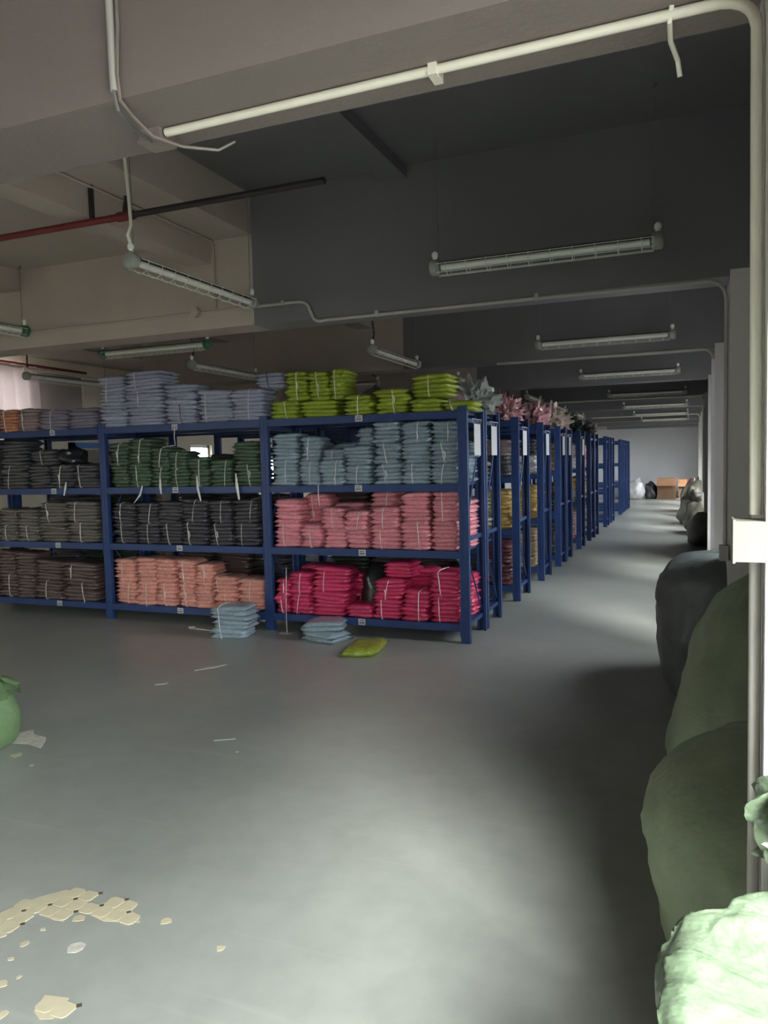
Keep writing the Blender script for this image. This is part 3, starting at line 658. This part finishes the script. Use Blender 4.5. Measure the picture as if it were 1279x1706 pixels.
def lamp(x, y, z, along, label, green=False, feed=None, zt=None, fm='black_pipe'):
    r = thing('caged_tube_lamp', (x, y, z), label, 'lamp', 'caged tube lamps under the ceiling')
    rz = 0 if along == 'x' else math.pi / 2
    r.rotation_euler = (0, 0, rz)
    def ch(me, nm, mt=None):
        o = bpy.data.objects.new(nm, me); C.objects.link(o); o.parent = r
        if mt:
            if not me.materials: me.materials.append(M[mt])
            o.material_slots[0].link = 'OBJECT'; o.material_slots[0].material = M[mt]
        return o
    ch(LM[0], 'clear_tube'); ch(LM[1], 'lamp_tube'); ch(LM[2], 'reflector', 'cap_green' if green else 'housing_dark')
    for c, gl in LM[3]:
        e_ = ch(c, 'end_cap', 'cap_green' if green else 'cap_grey'); g_ = bpy.data.objects.new('cable_gland', gl); C.objects.link(g_); g_.parent = e_
    ch(LM[4], 'wire_guard')
    zt = zt or (ZC if x > XP else ZW)
    for s in (-1, 1):
        mb = MB().tube([(s * .60, 0, .05), (s * .60, 0, zt - z - .02)], .0025, 5)
        mb.tube([(s * .60, 0, zt - z - .03), (s * .60 + .012, 0, zt - z)], .008, 6)
        o = ch(mb.mesh('hanging_wire'), 'hanging_wire'); o.data.materials.append(M['steel'])
    if feed:
        o = ch(MB().tube([tuple(q) for q in feed], .009, 7).mesh('feed_cable'), 'feed_cable'); o.data.materials.append(M[fm])
    return r
AX = ['first', 'second', 'third', 'fourth', 'fifth', 'sixth', 'seventh']
for k, (y, z) in enumerate([(4.37, 2.69), (7.62, 2.67), (10.75, 2.66), (13.85, 2.62), (16.95, 2.60), (20.05, 2.58), (23.2, 2.58)]):
    lamp(-.79 if k < 3 else -.72, y, z, 'x', '%s caged tube lamp from the camera hanging crosswise over the aisle' % AX[k])
FE = [(-.60, 0, .09), (-.58, 0, .16), (-.60, 0, .22), (-.62, 0, .30)]
lamp(-2.86, 4.06, 2.69, 'y', 'caged tube lamp hanging lengthwise at the edge of the dark ceiling', feed=[(-.62, 0, .09), (-.64, 0, .13), (-.61, 0, .19), (-.62, 0, .35), (-.62, .02, .6), (-.62, .03, .8)], zt=ZC, fm='pvc')
lamp(-5.06, 4.13, 2.69, 'y', 'caged tube lamp cut by the left picture edge under the second beam', green=True)
lamp(-4.82, 6.06, 2.69, 'x', 'green-capped caged tube lamp hanging crosswise above the lavender bundles', green=True, feed=[(.62, 0, .09), (.60, 0, .10), (.52, -.3, .06), (.48, -.7, .02), (.47, -.93, .02)])
lamp(-4.78, 7.23, 2.60, 'y', 'tube lamp hanging lengthwise behind the lavender bundles', feed=FE)
lamp(-2.76, 7.23, 2.60, 'y', 'tube lamp hanging lengthwise above the lime bundles', feed=FE, zt=ZC)
lamp(-6.86, 7.05, 2.60, 'y', 'tube lamp hanging lengthwise in front of the curtain', feed=[(-.60, 0, .09), (-.6, 0, .3), (-.6, 0, .55)])
lamp(-4.72, 9.98, 2.66, 'x', 'tube lamp hanging crosswise far behind the lime bundles', feed=[(.60, 0, .09), (.55, 0, .12), (.5, 0, .2), (.5, 0, .3)])
lamp(-2.85, 10.35, 2.62, 'y', 'tube lamp hanging lengthwise above the second rack end', zt=ZC)
lamp(-2.57, 13.45, 2.60, 'y', 'tube lamp hanging lengthwise above the fifth rack', zt=ZC)
lamp(-2.6, 16.6, 2.60, 'y', 'tube lamp hanging lengthwise above the seventh rack, farthest but one', zt=ZC)
lamp(-2.6, 19.6, 2.60, 'y', 'tube lamp hanging lengthwise above the far racks', zt=ZC)

# ------------------------------------------------------------------ conduits and boxes
def arc(a, b, c, n=6):
    """quadratic bend a-b-c"""
    a, b, c = Vector(a), Vector(b), Vector(c)
    return [tuple((1 - t) ** 2 * a + 2 * t * (1 - t) * b + t * t * c) for t in [q / n for q in range(n + 1)]]
def clip(mb, x, y, z, ax='x', r=.017):
    if ax == 'x': mb.box(x - .012, x + .012, y - r, y + r, z - r, z + r)
    else: mb.box(x - r, x + r, y - r, y + r, z - .012, z + .012)
# beam 1: pipe under the beam, bending down the first column
t = thing('conduit', (-.7, 1.92, ZB), 'cream plastic conduit running under the nearest beam and down the first column', 'conduit')
zz = ZB - .014
part(MB().tube([(-1.47, 1.95, zz)] + arc((.03, 1.93, zz), (.122, 1.92, zz), (.126, 1.86, zz - .10)) + [(.126, 1.80, 1.60), (.126, 1.79, 1.42)], .0125, 10), 'pipe', 'pvc', t)
for x in (-.62,): part(MB().box(x - .012, x + .012, 1.925, 1.985, zz - .016, ZB + .0), 'pipe_clip', 'pvc', t)
part(MB().tube([(.126, 1.79, 1.33), (.128, 1.79, .0)], .0125, 10), 'pipe', 'pvc_grey', t)
t = thing('switch_box', (.11, 1.78, 1.33), 'cream square switch box on the first column', 'switch box')
bx = MB(); bx.box(.085, .141, 1.735, 1.825, 1.325, 1.41); part(bx, 'box_body', 'box_cream', t); part(MB().box(.080, .085, 1.732, 1.828, 1.322, 1.413), 'cover_plate', 'box_cream', t)
t = thing('junction_box', (-1.52, 1.96, ZB), 'small plastic junction box under the nearest beam where cables meet', 'junction box')
part(MB().box(-1.555, -1.48, 1.93, 2.005, ZB - .032, ZB), 'box_body', 'box_grey', t); part(MB().box(-1.560, -1.475, 1.925, 2.01, ZB - .038, ZB - .032), 'lid', 'box_grey', t)
t = thing('conduit', (-1.47, 1.74, ZB), 'grey conduit and loose cable dropping down the face of the nearest beam', 'conduit')
part(MB().tube([(-1.485, 1.735, 3.3), (-1.475, 1.735, 2.585)], .0115, 8), 'pipe', 'pvc_grey', t)
part(MB().tube([(-1.455, 1.735, 3.3), (-1.452, 1.733, 2.75), (-1.46, 1.732, 2.63), (-1.46, 1.74, 2.56), (-1.47, 1.80, 2.545), (-1.48, 1.90, 2.528), (-1.45, 2.0, 2.53), (-1.38, 2.09, 2.54), (-1.33, 2.11, 2.565)], .005, 7), 'cable', 'box_grey', t)
part(MB().tube([(-1.475, 1.735, 2.585), (-1.48, 1.755, 2.545), (-1.50, 1.84, 2.53), (-1.51, 1.93, 2.53)], .006, 7), 'cable', 'steel', t)
tag(MB().tube([(-.045, 1.92, ZB + .0), (-.05, 1.93, ZB - .03), (-.05, 2.02, ZB - .03), (-.035, 2.09, ZB - .045), (-.03, 2.10, ZB - .08)], .006, 7).build('cable_end', 'pvc', org=(-.04, 2.0, ZB)), 'short cream cable end hanging from the nearest beam near the column', 'cable')
# beam 2
y2 = BEAM_Y[2] - .013
t = thing('conduit', (-1.2, y2, 2.54), 'grey-white conduit along the bottom edge of the second beam down its column', 'conduit')
part(MB().tube([(-2.93, y2, 2.694), (-2.60, y2, 2.694)] + arc((-2.58, y2, 2.693), (-2.50, y2, 2.69), (-2.49, y2, 2.63)) + arc((-2.475, y2, 2.60), (-2.46, y2, 2.53), (-2.37, y2, 2.548)) + [(-1.0, y2, 2.548)] + arc((.06, y2, 2.548), (.178, y2, 2.548), (.182, y2 + .01, 2.43)) + [(.182, y2 + .01, 1.02)], .0115, 8), 'pipe', 'pvc_grey', t)
for x in (-2.70, -1.98, -.90): part(MB().box(x - .012, x + .012, y2 - .014, y2 + .013, 2.535 if x > -2.5 else 2.68, 2.575 if x > -2.5 else 2.712), 'pipe_clip', 'pvc_grey', t)
t = thing('conduit', (-5.5, y2, 2.7), 'painted-over conduit on the white left part of the second beam', 'conduit')
part(MB().tube([(-8.9, y2 + .004, 2.692), (-2.95, y2 + .004, 2.696)], .009, 8), 'pipe', 'plaster', t)
part(MB().tube([(-3.44, y2 + .012, 2.70), (-3.44, y2 - .03, 2.70)], .036, 14), 'round_box', 'plaster', t)
tag(MB().tube([(-3.26, 2.09, ZW - .012), (-3.27, 4.78, ZW - .012)] + arc((-3.27, 4.80, ZW - .012), (-3.27, y2, ZW - .012), (-3.27, y2, ZW - .07)) + [(-3.27, y2, 2.72)], .009, 8).build('conduit', 'plaster', org=(-3.27, 4.8, 2.72)), 'painted-over conduit along the white ceiling edge dropping down the second beam', 'conduit')
# beams 3 and 5 and 7
for k, zz, xa in ((3, 2.553, -1.9), (5, 2.553, -2.6), (7, 2.553, -2.4)):
    yk = BEAM_Y[k] - .012
    tag(MB().tube([(xa, yk, zz)] + arc((.07, yk, zz), (.18, yk, zz), (.182, yk + .01, zz - .11)) + [(.182, yk + .01, .55 if k == 3 else .9)], .0125, 8).build('conduit', 'pvc' if k > 3 else 'pvc_grey', org=(-.5, yk, zz)), 'conduit along the %s beam turning down its column' % ('third' if k == 3 else 'fifth' if k == 5 else 'seventh'), 'conduit')
tag(MB().box(.17, .20, 7.90, 7.93, .35, 2.45).build('white_duct', 'paper', org=(.185, 7.915, .35)), 'bright white cable duct standing against the third column', 'duct')
t = thing('switch_box', (.17, 4.8, 1.02), 'grey switch box low on the second column', 'switch box'); part(MB().box(.150, .198, 4.80, 4.87, .93, 1.02), 'box_body', 'pvc_grey', t)
# sprinkler pipe
t = thing('sprinkler_pipe', (-4.5, 3.61, 3.0), 'red sprinkler pipe with upright head under the white ceiling', 'pipe')
part(MB().tube([(-8.9, 3.58, 3.0), (-3.03, 3.61, 3.0)], .020, 12), 'pipe', 'red_pipe', t)
part(MB().tube([(-3.03, 3.61, 3.0), (-1.75, 3.61, 3.0)], .018, 12), 'dark_pipe', 'black_pipe', t)
part(MB().tube([(-3.08, 3.61, 3.0), (-2.97, 3.61, 3.0)], .027, 12), 'tee_fitting', 'red_pipe', t)
part(MB().tube([(-3.02, 3.61, 3.0), (-3.02, 3.61, 3.05), (-3.02, 3.61, 3.07), (-3.02, 3.61, 3.085), (-3.02, 3.61, 3.11)], [.023, .021, .015, .011, .013], 10), 'sprinkler_head', 'black_pipe', t)
part(MB().box(-3.285, -3.26, 3.60, 3.62, 3.01, ZW), 'pipe_hanger', 'black_pipe', t)

# ------------------------------------------------------------------ sacks
def cat(P, t):
    n = len(P) - 1; f = t * n; i_ = min(int(f), n - 1); f -= i_
    p0 = P[max(i_ - 1, 0)]; p1 = P[i_]; p2 = P[i_ + 1]; p3 = P[min(i_ + 2, n)]
    return [.5 * ((2 * b) + (c - a) * f + (2 * a - 5 * b + 4 * c - d_) * f * f + (3 * b - a - 3 * c + d_) * f ** 3) for a, b, c, d_ in zip(p0, p1, p2, p3)]
def sack(name, x, y, prof, mt, label, seed=0, wr=.03, fold=.0, nf=9, neck=None, group='woven sacks along the right wall', cr=0.0, ex=2.4, nu=72, nv=44, cat_='sack'):
    """prof: list of (z, rx, ry, dx, dy); gathered folds grow towards the neck"""
    r = thing(name, (x, y, 0), label, cat_, group)
    zmax = max(q[0] for q in prof)
    def fn(u, v):
        z, rx, ry, dx, dy = cat(prof, v); a = 2 * math.pi * u; c, s_ = math.cos(a), math.sin(a)
        c2 = math.copysign(abs(c) ** (2 / ex), c); s2 = math.copysign(abs(s_) ** (2 / ex), s_)
        k = 1 + wr * 2.2 * nz(c * 1.6 + seed, s_ * 1.6, z * 3.2) + wr * 1.1 * nz(c * 4 + seed, s_ * 4, z * 9 + a) 
        g = max(0, v - .5) * 2
        k += fold * g * (math.sin(nf * a + 5 * nz(c + seed, s_, z * 2)) * .6 + .8 * nz(c * 5 + seed, s_ * 5, v * 3))
        if cr:
            w1 = nz(c * 2 + seed, s_ * 2, v * 5); q1 = nz(c * 3.5 + seed + w1, s_ * 3.5 + w1 * 1.5, v * 7 + w1); q2 = nz(c * 7 - seed, s_ * 7 + w1 * 2, v * 12)
            crz = cr * ((1 - min(1, abs(q1) * 3.2)) ** 2 - .3) + cr * .5 * ((1 - min(1, abs(q2) * 3)) ** 2 - .3); k += crz; z += crz * .35 * (1 if v > .5 else 0)
        return (x + dx + rx * c2 * k, y + dy + ry * s2 * k, max(.002, z + wr * .25 * nz(c * 3, s_ * 3 + seed, v * 4) * (1 if v > .05 else 0)))
    part(MB().grid(fn, nu, nv, wrapu=True), 'sack_body', mt, r)
    if neck:
        nx_, ny_, nz0, nr, nh, lx, ly = neck[:7]; fl_ = neck[7] if len(neck) > 7 else 1.1; dr_ = neck[8] if len(neck) > 8 else 0.0; ru_ = neck[9] if len(neck) > 9 else 1.0
        def fk(u, v):
            a = 2 * math.pi * u; rr = nr * (.55 + .1 * v if v < .25 else .55 + fl_ * (v - .25)) * (1 + .32 * math.sin(7 * a + 3 * v + seed) * min(1, v * 2) + .25 * ru_ * nz(math.cos(a) * 3 + seed, math.sin(a) * 3, v * 4) - (.75 * max(0, v - .72) / .28 if ru_ > 1 else 0))
            return (x + nx_ + lx * v * v + rr * math.cos(a), y + ny_ + ly * v * v + rr * math.sin(a), nz0 + nh * v * (1 - .25 * v) - dr_ * v * v + .018 * math.sin(5 * a + seed) * v)
        part(MB().grid(fk, 48, 14, wrapu=True), 'gathered_neck', mt, r)
        part(MB().tube([(x + nx_ + nr * .62 * math.cos(q * .5236), y + ny_ + nr * .62 * math.sin(q * .5236), nz0 + nh * .16 + .004 * math.sin(q)) for q in range(12)], .006, 6, closed=True), 'tie_string', 'string', r)
    return r
# far black sack
sack('woven_sack', .21, 5.45, [(0, .20, .25, 0, 0), (.0, .36, .42, 0, 0), (.12, .40, .50, 0, 0), (.40, .41, .52, -.005, 0), (.65, .40, .5, -.005, 0), (.80, .36, .44, 0, 0), (.88, .24, .3, .02, 0), (.90, .0, .0, .03, 0)], 'sack_black', 'black-green sack at the far end of the sack row by the second column', seed=1.3, wr=.05, cr=.015)
# long leaning dark green sack
sack('woven_sack', .28, 3.85, [(0, .2, .3, 0, 0), (0, .34, .60, 0, -.02), (.12, .385, .70, 0, -.02), (.35, .375, .70, .01, 0), (.58, .33, .62, .03, .10), (.74, .27, .46, .06, .22), (.86, .19, .28, .08, .34), (.93, .10, .12, .1, .42), (.95, 0, 0, .1, .42)], 'sack_dark', 'tall dark green woven sack leaning in the middle of the sack row', seed=4.1, wr=.05, fold=.12, nf=6, cr=.012, neck=(.13, .44, .90, .10, .14, .10, .05))
# near dark green sack
sack('woven_sack', .26, 2.55, [(0, .2, .25, 0, 0), (0, .31, .42, .02, 0), (.10, .355, .50, .0, 0), (.30, .40, .53, 0, 0), (.45, .385, .50, 0, 0), (.56, .31, .40, .01, .02), (.63, .17, .24, .03, .05), (.65, 0, 0, .04, .05)], 'sack_dark', 'bulging dark green woven sack just behind the bright one', seed=9.4, wr=.045, fold=.10, nf=7, cr=.012)
# bright light green sack in the foreground
sack('woven_sack', .30, 1.12, [(0, .2, .2, 0, 0), (0, .33, .27, -.02, 0), (.15, .35, .29, -.02, 0), (.40, .335, .285, -.01, 0), (.62, .315, .27, 0, 0), (.74, .335, .30, 0, 0), (.795, .34, .305, 0, 0), (.82, .315, .28, 0, 0), (.80, .25, .22, .01, 0), (.775, .16, .14, .02, 0), (.785, .085, .08, .03, 0), (.82, .05, .05, .03, 0)], 'sack_light', 'bright light green sack with gathered top in the right foreground', seed=2.2, wr=.045, fold=.14, nf=9, cr=.013, neck=(.03, 0, .78, .075, .15, .03, -.05), nu=160, nv=110)
sack('woven_sack', .35, 1.585, [(0, .12, .08, 0, 0), (0, .19, .105, 0, 0), (.3, .20, .115, 0, 0), (.66, .19, .112, 0, 0), (.78, .15, .10, -.03, 0), (.83, .08, .07, -.10, 0), (.86, .05, .05, -.15, 0)], 'sack_light', 'light green sack with knotted ear standing against the first column', seed=6.6, wr=.03, fold=.16, nf=7, cr=.01, neck=(-.175, -.02, .79, .095, .19, -.01, -.02, .22, .0, 2.2))
# light green sack cut by the left picture edge
sack('woven_sack', -3.78, 2.98, [(0, .15, .2, 0, 0), (0, .22, .24, 0, 0), (.12, .26, .27, 0, 0), (.26, .24, .25, 0, 0), (.36, .17, .18, .03, 0), (.42, .09, .09, .07, 0), (.44, .05, .05, .09, 0)], 'sack_mid', 'green sack with drooping top cut by the left picture edge', seed=7.7, wr=.03, fold=.16, nf=6, cr=.012, neck=(.17, 0, .375, .12, .13, .16, -.06, .45, .10), group='woven sacks on the left')

# ------------------------------------------------------------------ far end
def carton(x0, x1, y0, y1, h, label, open_=True):
    r = thing('cardboard_box', ((x0 + x1) / 2, (y0 + y1) / 2, 0), label, 'box', 'cardboard boxes at the far wall')
    b = MB(); t = .01
    b.box(x0, x1, y0, y1, 0, t); b.box(x0, x0 + t, y0, y1, t, h); b.box(x1 - t, x1, y0, y1, t, h); b.box(x0 + t, x1 - t, y0, y0 + t, t, h); b.box(x0 + t, x1 - t, y1 - t, y1, t, h)
    part(b, 'box_body', 'cardboard_dark', r)
    f = MB(); f.v += [(x0, y0, h), (x1, y0, h), (x1 + .02, y0 - .1, h - .26), (x0 - .02, y0 - .1, h - .26), (x0, y0 + .012, h), (x1, y0 + .012, h), (x1 + .02, y0 - .088, h - .26), (x0 - .02, y0 - .088, h - .26)]
    for q in ((0, 1, 2, 3), (7, 6, 5, 4), (0, 4, 5, 1), (1, 5, 6, 2), (2, 6, 7, 3), (3, 7, 4, 0)): f.f.append(q); f.m.append(0)
    part(f, 'flap', 'cardboard', r)
    f = MB(); f.v += [(x1, y0, h), (x1, y1, h), (x1 + .12, y1, h - .16), (x1 + .12, y0, h - .16), (x1 - .012, y0, h), (x1 - .012, y1, h), (x1 + .108, y1, h - .16), (x1 + .108, y0, h - .16)]
    for q in ((0, 1, 2, 3), (7, 6, 5, 4), (0, 4, 5, 1), (1, 5, 6, 2), (2, 6, 7, 3), (3, 7, 4, 0)): f.f.append(q); f.m.append(0)
    part(f, 'flap', 'cardboard', r)
carton(-1.13, -.52, 28.6, 29.2, .74, 'open brown cardboard box before the far wall, larger one')
carton(-.44, -.16, 29.3, 29.9, .68, 'brown cardboard box right of the larger open box')
crumple('plastic_bag', -1.85, 28.7, 0, .30, .3, .48, 'bag_white', 'white plastic bag by the far wall near the last rack', seed=1.1, amp=.25)
crumple('plastic_bag', -2.55, 29.3, 0, .28, .3, .42, 'bag_silver', 'grey plastic bag behind the last rack end', seed=2.8, amp=.25)
crumple('plastic_bag', -1.36, 29.0, 0, .24, .3, .40, 'bag_charcoal', 'dark bag between white bag and cardboard box', seed=3.9, amp=.25)
# sacks and cabinet along the right wall farther down
crumple('grey_sack', .26, 14.1, 0, .34, .45, .36, 'sack_grey', 'grey-brown sack on the floor right side of the far aisle, nearest of its heap', 'sack', 'heap of grey sacks', 4.4, .2)
crumple('grey_sack', .20, 16.0, 0, .34, .4, .40, 'sack_grey', 'grey sack in the middle of the far aisle heap', 'sack', 'heap of grey sacks', 5.5, .25)
crumple('grey_sack', .10, 18.3, 0, .38, .5, .50, 'sack_grey', 'grey sack at the back of the far aisle heap', 'sack', 'heap of grey sacks', 6.1, .28)
crumple('grey_sack', .12, 20.6, 0, .40, .5, .62, 'sack_grey', 'pale grey sack farthest back in the aisle heap', 'sack', 'heap of grey sacks', 7.1, .28)
crumple('purple_bag', .02, 22.3, .0, .26, .3, .56, 'bag_red', 'dark pink bag showing above the grey sack heap', 'bag', None, 2.0, .12)
t = thing('metal_shelf', (.42, 13.2, 0), 'dark metal shelf standing at the right side before the far sacks', 'shelf')
for x in (.235, .60):
    for y in (12.5, 13.3): part(MB().box(x, x + .035, y, y + .035, 0, 1.98), 'post', 'sack_black', t)
for z in (.05, .55, .95, 1.35, 1.80): part(MB().box(.235, .635, 12.5, 13.335, z, z + .03), 'shelf_board', 'sack_black', t)
part(MB().box(.24, .63, 12.52, 13.3, .10, .53), 'lower_panel', 'bag_charcoal', t); part(MB().box(.24, .63, 12.52, 13.3, .60, .93), 'upper_panel', 'bag_charcoal', t)
